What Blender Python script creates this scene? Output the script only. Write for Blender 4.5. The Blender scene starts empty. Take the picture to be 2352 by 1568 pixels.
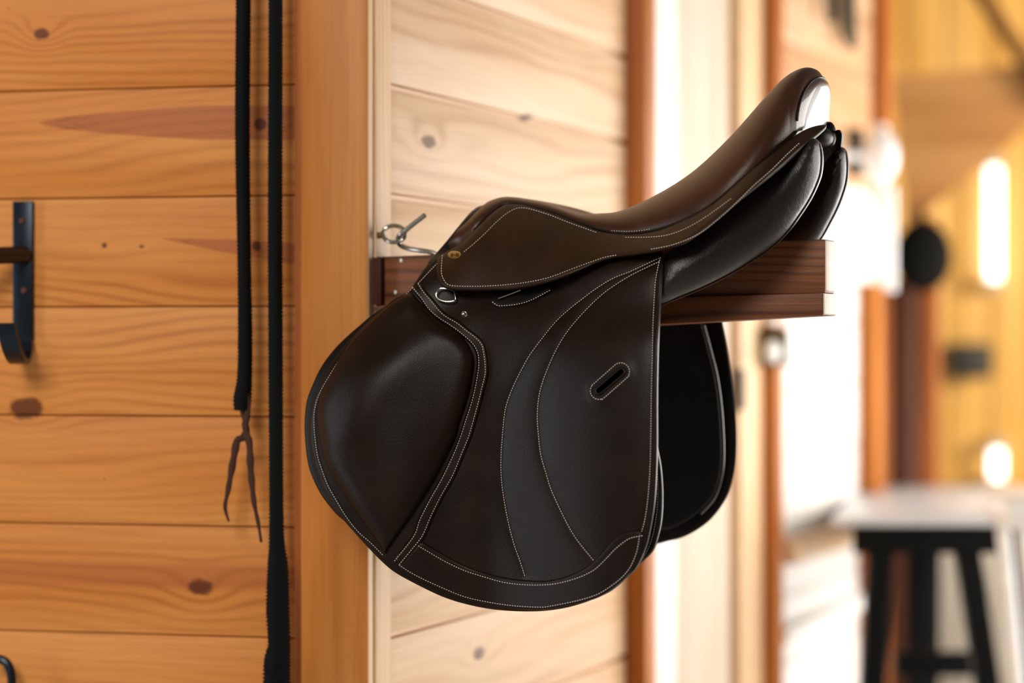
import bpy, bmesh, math, random
import numpy as np
from mathutils import Vector, Matrix
from mathutils.geometry import delaunay_2d_cdt
random.seed(4)
SC = bpy.context.scene
COL = SC.collection
F = 5553.0; CX, CY = 1176.0, 784.0; EYE = 1.15
TH = math.atan(2167/F)
WX, WY = math.sin(TH), math.cos(TH)          # side wall direction (away from us)
BX, BY = WY, -WX                             # saddle rack direction (right and nearer)
CRX, CRY = (845-CX)/F*2.85, 2.85             # corner of the post
OX, OY = CRX+.035*WX, CRY+.035*WY            # where the rack meets the side wall

# ------------------------------------------------------------------ helpers
def link(o):
    COL.objects.link(o); return o
def tag(o, label=None, cat=None, group=None, kind=None):
    if label: o['label'] = label
    if cat: o['category'] = cat
    if group: o['group'] = group
    if kind: o['kind'] = kind
    return o
def empty(name, M, label, cat, group=None):
    o = bpy.data.objects.new(name, None); o.empty_display_size = .05
    link(o); o.matrix_world = M
    return tag(o, label, cat, group)
def mesh_obj(name, V, Fc, mat, parent=None, M=None, smooth=True, angle=None):
    me = bpy.data.meshes.new(name)
    me.from_pydata([tuple(map(float, v)) for v in V], [], [tuple(int(i) for i in f) for f in Fc])
    bm = bmesh.new(); bm.from_mesh(me)
    bmesh.ops.recalc_face_normals(bm, faces=bm.faces)
    bm.to_mesh(me); bm.free()
    me.materials.append(mat)
    if smooth:
        me.shade_smooth()
        if angle: me.set_sharp_from_angle(angle=math.radians(angle))
    o = bpy.data.objects.new(name, me); link(o)
    if parent: o.parent = parent
    elif M is not None: o.matrix_world = M
    return o
class MB:
    def __init__(s): s.V = []; s.F = []
    def add(s, V, Fc):
        n = len(s.V); s.V += [tuple(v) for v in V]; s.F += [tuple(i+n for i in f) for f in Fc]
    def box(s, a, b, bev=0.0):
        bm = bmesh.new(); bmesh.ops.create_cube(bm, size=1)
        for v in bm.verts:
            v.co = Vector([(a[i]+b[i])/2 + v.co[i]*(b[i]-a[i]) for i in range(3)])
        if bev: bmesh.ops.bevel(bm, geom=list(bm.edges), offset=bev, segments=2, affect='EDGES', profile=.5)
        bm.verts.index_update()
        s.add([v.co[:] for v in bm.verts], [[v.index for v in f.verts] for f in bm.faces]); bm.free()
    def hexa(s, P, bev=0.0):      # P: 4 bottom + 4 top, same order
        bm = bmesh.new(); v = [bm.verts.new(p) for p in P]
        for f in ((3,2,1,0),(4,5,6,7),(0,1,5,4),(1,2,6,5),(2,3,7,6),(3,0,4,7)): bm.faces.new([v[i] for i in f])
        if bev: bmesh.ops.bevel(bm, geom=list(bm.edges), offset=bev, segments=2, affect='EDGES', profile=.5)
        bm.verts.index_update()
        s.add([q.co[:] for q in bm.verts], [[q.index for q in f.verts] for f in bm.faces]); bm.free()
    def prism(s, pts, y0, y1):    # pts (x,z), extruded in y
        n = len(pts)
        s.add([(x, y0, z) for x, z in pts]+[(x, y1, z) for x, z in pts],
              [list(range(n)), list(range(2*n-1, n-1, -1))]+[[i, (i+1) % n, (i+1) % n+n, i+n] for i in range(n)])
    def tube(s, pts, rad, seg=12, flat=1.0, ripple=None, closed=False):
        P = [Vector(p) for p in pts]; n = len(P)
        R = rad if hasattr(rad, '__len__') else [rad]*n
        up = Vector((0.13, .97, .2)).normalized(); V = []; L = 0
        for i in range(n):
            a = P[(i-1) % n] if closed else P[max(i-1, 0)]
            b = P[(i+1) % n] if closed else P[min(i+1, n-1)]
            t = (b-a).normalized(); x = t.cross(up)
            if x.length < 1e-4: x = t.cross(Vector((1, 0, 0)))
            x.normalize(); y = t.cross(x).normalized()
            if i: L += (P[i]-P[i-1]).length
            for k in range(seg):
                f = 2*math.pi*k/seg; r = R[i]*(1+(ripple(f, L) if ripple else 0))
                V.append(P[i]+x*(math.cos(f)*r)+y*(math.sin(f)*r*flat))
        Fc = []
        for i in range(n if closed else n-1):
            j = (i+1) % n
            for k in range(seg):
                m = (k+1) % seg
                Fc.append((i*seg+k, i*seg+m, j*seg+m, j*seg+k))
        if not closed: Fc += [tuple(range(seg))[::-1], tuple((n-1)*seg+k for k in range(seg))]
        s.add([v[:] for v in V], Fc)
    def ball(s, c, r, sc=(1, 1, 1), n=16):
        V = []; Fc = []
        for i in range(n//2+1):
            a = math.pi*i/(n//2)
            for k in range(n):
                b = 2*math.pi*k/n
                V.append((c[0]+r*sc[0]*math.sin(a)*math.cos(b), c[1]+r*sc[1]*math.sin(a)*math.sin(b), c[2]+r*sc[2]*math.cos(a)))
        for i in range(n//2):
            for k in range(n): Fc.append((i*n+k, i*n+(k+1) % n, (i+1)*n+(k+1) % n, (i+1)*n+k))
        s.add(V, Fc)
    def build(s, name, mat, parent=None, M=None, smooth=True, angle=35):
        return mesh_obj(name, s.V, s.F, mat, parent, M, smooth, angle)
def cr(P, n=8, closed=False):
    P = [np.array(p, float) for p in P]; out = []; m = len(P)
    for i in range(m if closed else m-1):
        if closed: a, b, c, d = P[i-1], P[i], P[(i+1) % m], P[(i+2) % m]
        else: a, b, c, d = P[max(i-1, 0)], P[i], P[i+1], P[min(i+2, m-1)]
        for k in range(n):
            t = k/n
            out.append(.5*((2*b)+(-a+c)*t+(2*a-5*b+4*c-d)*t*t+(-a+3*b-3*c+d)*t**3))
    if not closed: out.append(P[-1])
    return np.array(out)
def resample(P, step, closed=False):
    P = np.asarray(P, float)
    if closed: P = np.vstack([P, P[:1]])
    d = np.r_[0, np.cumsum(np.linalg.norm(np.diff(P, axis=0), axis=1))]
    n = max(2, int(round(d[-1]/step))); t = np.linspace(0, d[-1], n+1)
    if closed: t = t[:-1]
    return np.stack([np.interp(t, d, P[:, i]) for i in range(P.shape[1])], 1)
def seg_dist(Q, P, closed):
    A = P if closed else P[:-1]; B = np.roll(P, -1, 0) if closed else P[1:]
    D = np.full(len(Q), 1e9)
    for a, b in zip(A, B):
        ab = b-a; L = (ab@ab) or 1e-9
        t = np.clip(((Q-a)@ab)/L, 0, 1)
        D = np.minimum(D, np.linalg.norm(Q-a-t[:, None]*ab, axis=1))
    return D
def inside(Q, P):
    x, y = Q[:, 0], Q[:, 1]; r = np.zeros(len(Q), bool); n = len(P)
    for i in range(n):
        x1, y1 = P[i]; x2, y2 = P[(i+1) % n]
        if y1 == y2: continue
        c = ((y1 > y) != (y2 > y)) & (x < (x2-x1)*(y-y1)/(y2-y1)+x1)
        r ^= c
    return r

# ------------------------------------------------------------------ photo <-> place
def ray(x, y): return (x-CX)/F, (CY-y)/F
def loc(x, y, v):                      # on the plane parallel to the rack, v across it
    X, Z = ray(x, y); s = (v+OX*WX+OY*WY)/(X*WX+WY)
    return ((s*X-OX)*BX+(s-OY)*BY, s*Z)
def locu(x, u=0.0):                    # on a plane parallel to the side wall: t along it (from the post corner), depth
    X = (x-CX)/F; s = (CRX*BX+CRY*BY+u)/(X*BX+BY)
    return ((s*X-CRX)*WX+(s-CRY)*WY, s)
def sw(x, y, u=0.0):
    t, s = locu(x, u); return t, s*(CY-y)/F
def atd(x, y, d): return ((x-CX)/F*d, d, EYE+(CY-y)/F*d)
M_RACK = Matrix(((BX, WX, 0, OX), (BY, WY, 0, OY), (0, 0, 1, EYE), (0, 0, 0, 1)))       # x=u along rack, y=v away, z
M_SIDE = Matrix(((WX, BX, 0, CRX), (WY, BY, 0, CRY), (0, 0, 1, EYE), (0, 0, 0, 1)))     # x=t along wall, y=out of wall, z
LA = math.atan(F/25000.0)
AX, AY = -math.cos(LA), math.sin(LA)
M_LEFT = Matrix(((-AX, AY, 0, CRX), (-AY, -AX, 0, CRY), (0, 0, 1, EYE), (0, 0, 0, 1)))  # x right along wall, y into wall
def lw(x, y, off=0.0):                 # photo point -> left wall coordinates on plane y=off
    X, Z = ray(x, y); nx, ny = AY, -AX
    s = (off+CRX*nx+CRY*ny)/(X*nx+ny)
    return (-( (s*X-CRX)*AX+(s-CRY)*AY), s*Z)

# ------------------------------------------------------------------ materials
class NT:
    def __init__(s, name):
        s.m = bpy.data.materials.new(name); s.m.use_nodes = True
        s.t = s.m.node_tree; s.b = s.t.nodes['Principled BSDF']
        s.co = s.t.nodes.new('ShaderNodeTexCoord').outputs['Object']
        sp = s.t.nodes.new('ShaderNodeSeparateXYZ'); s.t.links.new(s.co, sp.inputs[0])
        s.x, s.y, s.z = sp.outputs
    def put(s, sock, v):
        if hasattr(v, 'links') or isinstance(v, bpy.types.NodeSocket): s.t.links.new(v, sock)
        else: sock.default_value = v
    def m_(s, op, a, b=None, c=None):
        n = s.t.nodes.new('ShaderNodeMath'); n.operation = op
        s.put(n.inputs[0], a)
        if b is not None: s.put(n.inputs[1], b)
        if c is not None: s.put(n.inputs[2], c)
        return n.outputs[0]
    def add(s, a, b): return s.m_('ADD', a, b)
    def mul(s, a, b): return s.m_('MULTIPLY', a, b)
    def vec(s, x, y, z):
        n = s.t.nodes.new('ShaderNodeCombineXYZ')
        for i, q in enumerate((x, y, z)): s.put(n.inputs[i], q)
        return n.outputs[0]
    def noise(s, v, scale=1, detail=2, rough=.5, dist=0):
        n = s.t.nodes.new('ShaderNodeTexNoise'); s.put(n.inputs['Vector'], v)
        n.inputs['Scale'].default_value = scale; n.inputs['Detail'].default_value = detail
        n.inputs['Roughness'].default_value = rough; n.inputs['Distortion'].default_value = dist
        return n.outputs['Fac']
    def ss(s, v, a, b):
        n = s.t.nodes.new('ShaderNodeMapRange'); n.interpolation_type = 'SMOOTHSTEP'
        s.put(n.inputs[0], v); n.inputs[1].default_value = a; n.inputs[2].default_value = b
        return n.outputs[0]
    def mix(s, f, a, b):
        n = s.t.nodes.new('ShaderNodeMix'); n.data_type = 'RGBA'
        s.put(n.inputs[0], f)
        for k, q in ((6, a), (7, b)):
            if isinstance(q, (tuple, list)): q = (*q[:3], 1)
            s.put(n.inputs[k], q)
        return n.outputs[2]
    def bump(s, h, strength=.3, dist=.001):
        n = s.t.nodes.new('ShaderNodeBump'); n.inputs['Strength'].default_value = strength
        n.inputs['Distance'].default_value = dist; s.put(n.inputs['Height'], h)
        s.t.links.new(n.outputs[0], s.b.inputs['Normal'])
    def done(s, col, rough=.5, spec=.5, metal=0, coat=0):
        if isinstance(col, (tuple, list)): col = (*col[:3], 1)
        s.put(s.b.inputs['Base Color'], col); s.put(s.b.inputs['Roughness'], rough)
        s.b.inputs['Specular IOR Level'].default_value = spec; s.b.inputs['Metallic'].default_value = metal
        s.b.inputs['Coat Weight'].default_value = coat
        return s.m
def lin(r, g, b): return tuple(((c/255+.055)/1.055)**2.4 if c > 10 else c/255/12.92 for c in (r, g, b))

PITCH = .1323; Z0 = .307
def wood(name, light, mid, dark, along='x', across='z', boards=True, freq=300, amp=14, knots=(), streaks=(), bands=(),
         rough=.5, spec=.3, line=.5, seed=0.0, pitch=PITCH, z0=Z0, red=None, bump=.25, swirl=2.2):
    n = NT(name); A = {'x': n.x, 'y': n.y, 'z': n.z}[along]; C = {'x': n.x, 'y': n.y, 'z': n.z}[across]
    if boards: bi = n.m_('FLOOR', n.mul(n.m_('SUBTRACT', C, z0), 1/pitch))
    else: bi = n.add(n.mul(n.z, 0), seed)
    P = n.vec(n.add(n.mul(A, swirl), n.add(n.mul(bi, 3.71), seed)), n.mul(bi, 11.3), n.mul(C, 9))
    nz = n.m_('SUBTRACT', n.noise(P, 1, 1.5, .45), .5)
    g = n.add(n.mul(C, freq), n.mul(nz, amp*2))
    kd = None
    for (kx, kz, ra, rb, pull) in knots:
        dx = n.mul(n.m_('SUBTRACT', A, kx), 1/ra); dz = n.mul(n.m_('SUBTRACT', C, kz), 1/rb)
        r2 = n.add(n.mul(dx, dx), n.mul(dz, dz))
        wide = n.m_('EXPONENT', n.mul(r2, -.12)); g = n.add(g, n.mul(wide, pull))
        k = n.ss(n.add(r2, n.mul(n.m_('SUBTRACT', n.noise(n.vec(n.mul(A, 90), seed, n.mul(C, 130)), 1, 2), .5), 1.4)), 1.5, .5)
        kd = k if kd is None else n.m_('MAXIMUM', kd, k)
    ring = n.add(n.mul(n.m_('SINE', g), .5), .5); ring = n.m_('POWER', ring, 2.2)
    vis = n.ss(n.noise(n.vec(n.mul(A, .9), n.mul(bi, 5.1), n.mul(C, 22)), 1, 1), .38, .68)
    fine = n.noise(n.vec(n.mul(A, 7), n.mul(bi, 2.3), n.mul(C, 420)), 1, 3, .6)
    tone = n.noise(n.vec(n.mul(A, 1.3), n.add(n.mul(bi, 7.7), seed), n.mul(C, 11)), 1, 2)
    col = n.mix(n.ss(tone, .3, .7), light, mid)
    col = n.mix(n.mul(n.mul(ring, n.add(n.mul(vis, .8), .2)), line), col, dark)
    col = n.mix(n.mul(n.ss(fine, .45, .8), .35), col, dark)
    for (x0, x1, zc0, zc1, hw, tip) in streaks:       # heartwood tongues: start x0, tongue widens to x1
        f = n.mul(n.m_('SUBTRACT', A, x0), 1/(x1-x0))
        w = n.mul(n.m_('POWER', n.m_('MAXIMUM', n.m_('MINIMUM', f, 1), 0), tip), hw)
        zc = n.add(n.mul(f, zc1-zc0), zc0)
        d = n.m_('ABSOLUTE', n.m_('SUBTRACT', n.add(C, n.mul(n.m_('SUBTRACT', fine, .5), .002)), zc))
        q = n.ss(n.m_('SUBTRACT', w, d), -.0008, .0018)
        ch = n.add(n.mul(n.m_('SINE', n.add(n.mul(A, 260), n.mul(d, -900))), .5), .5)
        ch = n.mul(ch, n.ss(n.m_('ABSOLUTE', n.m_('SUBTRACT', f, .18)), .35, .0))
        c2 = n.mix(n.add(n.mul(ch, .45), n.mul(ring, .25)), red or dark, tuple(c*.45 for c in (red or dark)))
        col = n.mix(n.mul(q, .8), col, c2)
    for (zc, hw, k) in bands:
        d = n.m_('ABSOLUTE', n.m_('SUBTRACT', n.add(C, n.mul(nz, .012)), zc))
        col = n.mix(n.mul(n.ss(d, hw, hw*.3), k), col, red or dark)
    if kd is not None: col = n.mix(n.mul(kd, .88), col, (dark[0]*.28, dark[1]*.2, dark[2]*.2))
    n.bump(n.add(n.mul(ring, .5), fine), bump, .0006)
    return n.done(col, rough, spec)
def leather(name, col, rough=.36, grain=900, wr=0.0, coat=.0, spec=.5):
    n = NT(name)
    t = n.noise(n.co, 26, 3); c = n.mix(n.ss(t, .3, .75), col, tuple(k*1.35 for k in col))
    g = n.noise(n.co, grain, 2, .6)
    if wr:
        q = n.noise(n.vec(n.mul(n.x, 260), n.mul(n.y, 40), n.mul(n.z, 120)), 1, 2, .6, .6)
        g = n.add(g, n.mul(q, wr))
    n.bump(g, .35, .0007)
    return n.done(c, n.add(n.mul(t, .14), rough-.07), spec, 0, coat)
def plain(name, col, rough=.5, metal=0, spec=.5, var=.15, scale=30):
    n = NT(name); t = n.noise(n.co, scale, 3)
    return n.done(n.mix(t, tuple(k*(1-var) for k in col), tuple(min(1, k*(1+var)) for k in col)), rough, spec, metal)
def emit(name, col, st):
    n = NT(name); n.done(col, .5); n.b.inputs['Emission Color'].default_value = (*col, 1); n.b.inputs['Emission Strength'].default_value = st
    return n.m

LEA = leather('dark_brown_leather', (.0092, .0044, .0022), .38, spec=.16)
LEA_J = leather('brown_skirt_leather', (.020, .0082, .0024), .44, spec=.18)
LEA_S = leather('red_brown_seat_leather', (.038, .0125, .0040), .35, spec=.32)
LEA_P = leather('soft_panel_leather', (.011, .0072, .0060), .36, wr=1.6, spec=.45)
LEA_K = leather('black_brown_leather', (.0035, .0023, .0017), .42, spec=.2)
THR = plain('cream_thread', (.55, .48, .42), .7)
STEEL = plain('worn_steel', (.42, .41, .36), .28, 1)
NICK = plain('nickel', (.62, .55, .46), .22, 1)
BRASS = plain('brass', (.52, .46, .2), .3, 1)

# ------------------------------------------------------------------ saddle surface
WELT = [(1010,590,.078),(1026,576,.072),(1069,548,.062),(1095,522,.055),(1123,494,.048),(1146,476,.044),(1164,468,.042),(1197,468,.045),
        (1235,477,.052),(1273,489,.06),(1312,504,.068),(1350,519,.075),(1388,532,.083),(1434,537,.09),(1476,535,.097),(1518,525,.104),(1560,508,.109),
        (1603,487,.112),(1645,462,.112),(1687,424,.110),(1729,386,.105),(1771,353,.096),(1813,319,.080),(1855,294,.042),(1893,285,.012)]
_w = sorted([(*loc(x, y, -w), w) for x, y, w in WELT]); _w = np.array(_w)
TOPPX = [(1115,472),(1133,462),(1159,454),(1184,453),(1222,456),(1261,466),(1299,479),(1337,490),(1388,491),(1439,484),(1476,475),(1518,449),(1560,424),(1603,395),(1645,361),(1687,315),(1729,264),(1771,218),(1813,176),(1864,156)]
_t = np.array(sorted([loc(x, y, 0) for x, y in TOPPX]))
UG = np.linspace(-.2, .8, 1001)
def smooth(a, k=18):
    ker = np.exp(-.5*(np.arange(-3*k, 3*k+1)/k)**2); ker /= ker.sum()
    return np.convolve(np.pad(a, 3*k, mode='edge'), ker, 'valid')
ZW = smooth(np.interp(UG, _w[:, 0], _w[:, 1]), 6); W0 = smooth(np.interp(UG, _w[:, 0], _w[:, 2]), 12); ZT = smooth(np.interp(UG, _t[:, 0], _t[:, 1]), 6)
W0F = smooth(np.interp(UG, _w[:, 0], np.minimum(_w[:, 2], .095)), 30)
ZWF = smooth(np.interp(UG, _w[:, 0], _w[:, 1]), 30)
def H(u, z):
    zw = np.interp(u, UG, ZW); w0 = np.interp(u, UG, W0); cr_ = np.maximum(np.interp(u, UG, ZT)-zw, .012)
    dz = zw-z
    dn = w0+.1*(1-np.exp(-np.maximum(dz, 0)/.06))
    upn = w0*np.sqrt(np.clip(1-(np.minimum(dz, 0)/cr_)**2, .02, 1))
    return np.where(dz > 0, dn, upn)
def HF(u, z):                                     # flap surface: smoother, nearly flat below, curling in at the front edge
    zw = np.interp(u, UG, ZWF); w0 = np.interp(u, UG, W0F)
    h = w0+.1*(1-np.exp(-np.maximum(zw-z, 0.0)/.06))
    return h-.30*np.maximum(.07-u, 0)**1.5-.012*np.exp(-((zw-z-.085)/.035)**2)
def onto(Q, off, hf=H, side=-1):
    Q = np.asarray(Q, float); X = (Q[:, 0]-CX)/F; Z = (CY-Q[:, 1])/F
    v = np.full(len(Q), -.15)
    for _ in range(14):
        s = (v+OX*WX+OY*WY)/(X*WX+WY); u = (s*X-OX)*BX+(s-OY)*BY; z = s*Z
        v = .5*v+.5*(-(hf(u, z)+off))
    s = (v+OX*WX+OY*WY)/(X*WX+WY); u = (s*X-OX)*BX+(s-OY)*BY; z = s*Z
    return np.stack([u, v, z], 1)
def pad(name, outline, mat, parent, layer=0.0, t=.003, r=6.0, back=.003, hf=H, step=8.0, seams=(), sd=.0, sr=12.0,
        holes=(), extra=None, far=False, smoothed=False, grid=9.0, du=0.0, both=False, ring=(1.2, 3, 6, 11, 18)):
    P = resample(outline if smoothed else cr(outline, 6, True), step, True)
    area = np.sum(P[:, 0]*np.roll(P[:, 1], -1)-np.roll(P[:, 0], -1)*P[:, 1])
    if area < 0: P = P[::-1]
    tn = np.roll(P, -1, 0)-np.roll(P, 1, 0); tn /= np.linalg.norm(tn, axis=1)[:, None]+1e-9
    nn = np.stack([-tn[:, 1], tn[:, 0]], 1)
    pts = [P]
    for d in ring:
        if d > r*3: break
        Q = P+nn*d; ok = inside(Q, P); Q = Q[ok]
        if len(Q): Q = Q[seg_dist(Q, P, True) > d*.9]
        pts.append(Q)
    x0, y0 = P.min(0); x1, y1 = P.max(0)
    gx, gy = np.meshgrid(np.arange(x0, x1, grid), np.arange(y0, y1, grid*.87)); gx[::2] += grid/2
    G = np.stack([gx.ravel(), gy.ravel()], 1); G = G[inside(G, P)]
    D = seg_dist(G, P, True); G = G[D > max([d for d in ring if d <= r*3]+[2])+3]
    edges = [(i, (i+1) % len(P)) for i in range(len(P))]
    SE = [resample(cr(s_, 5), 5.0) for s_ in seams]
    HO = [resample(h_, 4.0, True) for h_ in holes]
    for S in SE+HO:
        if len(G): G = G[seg_dist(G, S, False) > 3.5]
    pts.append(G)
    for S in SE:
        for o_ in (-4.5, 0, 4.5):
            tt = np.gradient(S, axis=0); tt /= np.linalg.norm(tt, axis=1)[:, None]+1e-9
            Q = S+np.stack([-tt[:, 1], tt[:, 0]], 1)*o_; Q = Q[inside(Q, P)]
            Q = Q[seg_dist(Q, P, True) > 2]; pts.append(Q)
    base = sum(len(p) for p in pts)
    for Hh in HO:
        edges += [(base+i, base+(i+1) % len(Hh)) for i in range(len(Hh))]; base += len(Hh); pts.append(Hh)
    A = np.vstack(pts)
    vo, eo, fo, *_ = delaunay_2d_cdt([Vector(p) for p in A], edges, [], 0, 1e-4)
    A = np.array([v[:] for v in vo])
    Cn = np.array([A[list(f)].mean(0) for f in fo]); ok = inside(Cn, P)
    for Hh in HO: ok &= ~inside(Cn, Hh)
    fo = [list(f) for f, k in zip(fo, ok) if k]
    D = seg_dist(A, P, True); q = np.clip(D/r, 0, 1); prof = np.sqrt(np.clip(1-(1-q)**2, 0, 1))
    off = layer+t*prof
    for S in SE: off = off-sd*np.exp(-(seg_dist(A, S, False)/sr)**1.0)*prof
    if extra is not None: off = off+extra(A, D)*prof
    bk = layer-back*(prof if both else 1)
    ft = onto(A, off, hf); bt = onto(A, bk, hf)
    bt[:, 0] = ft[:, 0]; bt[:, 2] = ft[:, 2]      # straight-through thickness
    bt[:, 1] = ft[:, 1]+(off-bk)
    if far:
        for B_ in (ft, bt): B_[:, 1] *= -1; B_[:, 0] = np.maximum(B_[:, 0]+du, .014)
    n = len(A); used = {}
    for f in fo:
        for a, b in ((f[0], f[1]), (f[1], f[2]), (f[2], f[0])):
            used[(a, b)] = used.get((a, b), 0)+1
    Fc = [tuple(f) for f in fo]+[tuple(i+n for i in f[::-1]) for f in fo]
    for (a, b) in used:
        if (b, a) not in used: Fc.append((b, a, a+n, b+n))
    V = np.vstack([ft, bt])
    keep = sorted({i for f in Fc for i in f}); mp = {k: i for i, k in enumerate(keep)}
    return mesh_obj(name, V[keep], [[mp[i] for i in f] for f in Fc], mat, parent, smooth=True, angle=55)
def stitches(name, lines, parent, layer, hf=H, period=5.8, dash=3.7, r=.00055, closed=False, far=False):
    mb = MB()
    for Ln in lines:
        lift = layer; cl = False
        if isinstance(Ln, tuple) and len(Ln) == 2 and isinstance(Ln[1], (float, int)): Ln, lift = Ln
        P = resample(cr(Ln, 8), period)
        tt = np.gradient(P, axis=0); tt /= np.linalg.norm(tt, axis=1)[:, None]+1e-9
        a = onto(P-tt*dash/2, lift, hf); b = onto(P+tt*dash/2, lift, hf)
        for p, q in zip(a, b):
            p = Vector(p); q = Vector(q); d = q-p; m = (p+q)/2
            x = d.normalized(); y = Vector((0, 1, 0)); y = (y-x*y.dot(x)).normalized(); zz = x.cross(y)
            h = d.length/2; V = []
            for (e, s_) in ((-1, .45), (-.55, 1), (.55, 1), (1, .45)):
                for k in range(5):
                    f = 2*math.pi*k/5
                    V.append(m+x*(h*e)+(y*math.cos(f)+zz*math.sin(f))*r*s_)
            Fc = [(i*5+k, i*5+(k+1) % 5, i*5+5+(k+1) % 5, i*5+5+k) for i in range(3) for k in range(5)]+[(4, 3, 2, 1, 0), (15, 16, 17, 18, 19)]
            mb.add([v[:] for v in V], Fc)
    return mb.build(name, THR, parent, angle=80)

SAD = empty('saddle', M_RACK, 'dark brown leather jumping saddle with cream stitching, straddling the wooden rack', 'saddle')

FLAP = [(955,646),(938,669),(904,687),(884,705),(858,727),(828,756),(795,790),(768,825),(742,868),(722,915),(713,957),(712,1000),(719,1050),(736,1105),(757,1148),
        (781,1184),(818,1227),(852,1264),(881,1293),(910,1316),(967,1347),(1024,1373),(1082,1390),(1139,1400),(1207,1404),(1267,1401),(1326,1389),(1386,1366),(1415,1348),
        (1445,1321),(1463,1301),(1482,1260),(1493,1218),(1503,1156),(1507,1094),(1509,1023),(1509,907),(1511,804),(1516,700),(1520,640),(1521,590),
        (1500,565),(1400,560),(1300,570),(1200,580),(1100,570),(1045,560),(1005,585),(978,612)]
SA = [(1513,593),(1485,606),(1446,624),(1408,639),(1370,662),(1339,685),(1306,711),(1276,739),(1245,777),(1217,815),(1194,856),(1176,894),(1163,930),(1158,958),(1154,1000),
      (1151,1043),(1151,1086),(1155,1129),(1165,1187),(1179,1244),(1194,1287),(1205,1321)]
SB = [(1513,601),(1485,614),(1451,631),(1421,649),(1388,672),(1357,700),(1326,733),(1301,764),(1278,802),(1260,841),(1245,881),(1237,917),(1234,958),(1237,1000),(1242,1043),
      (1254,1086),(1268,1129),(1300,1197),(1325,1239),(1362,1285)]
SR = [(1474,1220),(1482,1189),(1489,1135),(1493,1073),(1495,990),(1496,907),(1498,824),(1500,741),(1502,700),(1503,682),(1506,642),(1513,606),(1517,592)]
KNR = [(961,652),(973,671),(991,692),(1012,717),(1029,730),(1050,742),(1070,758),(1093,776),(1106,791),(1111,812),(1114,835),(1114,860),(1106,893),(1098,926),(1088,962),(1077,1000),
       (1062,1037),(1039,1092),(1013,1138),(990,1184),(973,1224),(960,1244),(918,1295)]
KNL = [(948,660),(966,682),(986,710),(1009,730),(1037,748),(1063,768),(1086,789),(1097,809),(1100,830),(1098,855),(1091,893),(1082,929),(1070,965),(1059,1000),(1042,1043),
       (1016,1098),(987,1149),(964,1195),(950,1232),(907,1287)]
KBR = [(945,673),(968,696),(994,724),(1024,747),(1056,768),(1076,791),(1086,812),(1088,835),(1085,860),(1080,888),(1069,929),(1055,970),(1048,1000),(1031,1037),(1003,1092),
       (972,1143),(937,1195),(893,1256),(884,1272)]
KBL = [(881,1264),(852,1224),(823,1184),(795,1143),(766,1098),(746,1057),(733,1000),(728,957),(733,916),(749,880),(764,850),(782,819),(802,789),(828,760),(858,731),(884,709),(904,692),(935,674)]
RIM = [(947,662),(925,682),(890,712),(850,743),(812,782),(782,822),(758,860),(738,895),(726,925),(721,957),(723,1000),(729,1045),(737,1072),(751,1110),(766,1138),(795,1186),(823,1221),(852,1247),(878,1273)]
BTU = [(967,1241),(1010,1267),(1067,1298),(1125,1318),(1182,1329),(1240,1333),(1267,1331),(1305,1321),(1345,1302),(1375,1276),(1408,1239),(1433,1222),(1474,1217)]
BSU = [(957,1251),(984,1267),(1024,1290),(1067,1310),(1110,1324),(1153,1336),(1196,1342),(1245,1343),(1282,1339),(1326,1327),(1362,1310),(1386,1289),(1415,1259),(1441,1239),(1458,1233),(1474,1230)]
BSL = [(918,1298),(953,1320),(1010,1347),(1067,1370),(1125,1383),(1182,1391),(1240,1394),(1267,1391),(1326,1379),(1371,1365),(1404,1345),(1430,1324),(1448,1301),(1460,1274),(1466,1250),(1468,1232)]
def capsule(a, b, r, n=10):
    a = np.array(a, float); b = np.array(b, float); an = math.atan2(b[1]-a[1], b[0]-a[0]); out = []
    for k in range(n+1): f = an-math.pi/2+math.pi*k/n; out.append(b+r*np.array((math.cos(f), math.sin(f))))
    for k in range(n+1): f = an+math.pi/2+math.pi*k/n; out.append(a+r*np.array((math.cos(f), math.sin(f))))
    return np.array(out)
SLOT = capsule((1375,897), (1427,853), 6.0); SLR = capsule((1376,897), (1426,853), 20.0)

# near flap with its puffed fields, the slot cut right through
fl = pad('flap', FLAP, LEA, SAD, layer=0, t=.003, r=6, back=.004, hf=HF, seams=[SA, SB, SR], sd=.0022, sr=15, holes=[SLOT], grid=10,
         extra=lambda A, D: .0013*np.exp(-((seg_dist(A, SLR, True))/9)**2) - .004*np.exp(-(np.maximum(0, 26-D)/26)**2*0)*0)
# underflap (sweat flap), showing in front of and behind the flap
UF = [(940,668),(905,690),(858,720),(833,741),(795,774),(764,806),(736,845),(716,888),(705,919),(700,957),(700,1000),(706,1057),(717,1095),(737,1135),(760,1166),(783,1190),(830,1220),
      (950,1300),(1200,1370),(1400,1320),(1458,1301),(1480,1285),(1497,1268),(1507,1247),(1519,1197),(1522,1135),(1518,1073),(1508,1015),(1495,900),(1500,700),(1490,600),(1300,600),(1100,590),(1010,610)]
uf = pad('underflap', UF, LEA_K, SAD, layer=-.016, t=.003, r=5, back=.003, hf=HF, grid=14)
stitches('stitching', [[(1463,1298),(1486,1265),(1500,1225),(1509,1170),(1511,1110),(1507,1060)]], uf, -.0125, HF)
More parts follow.
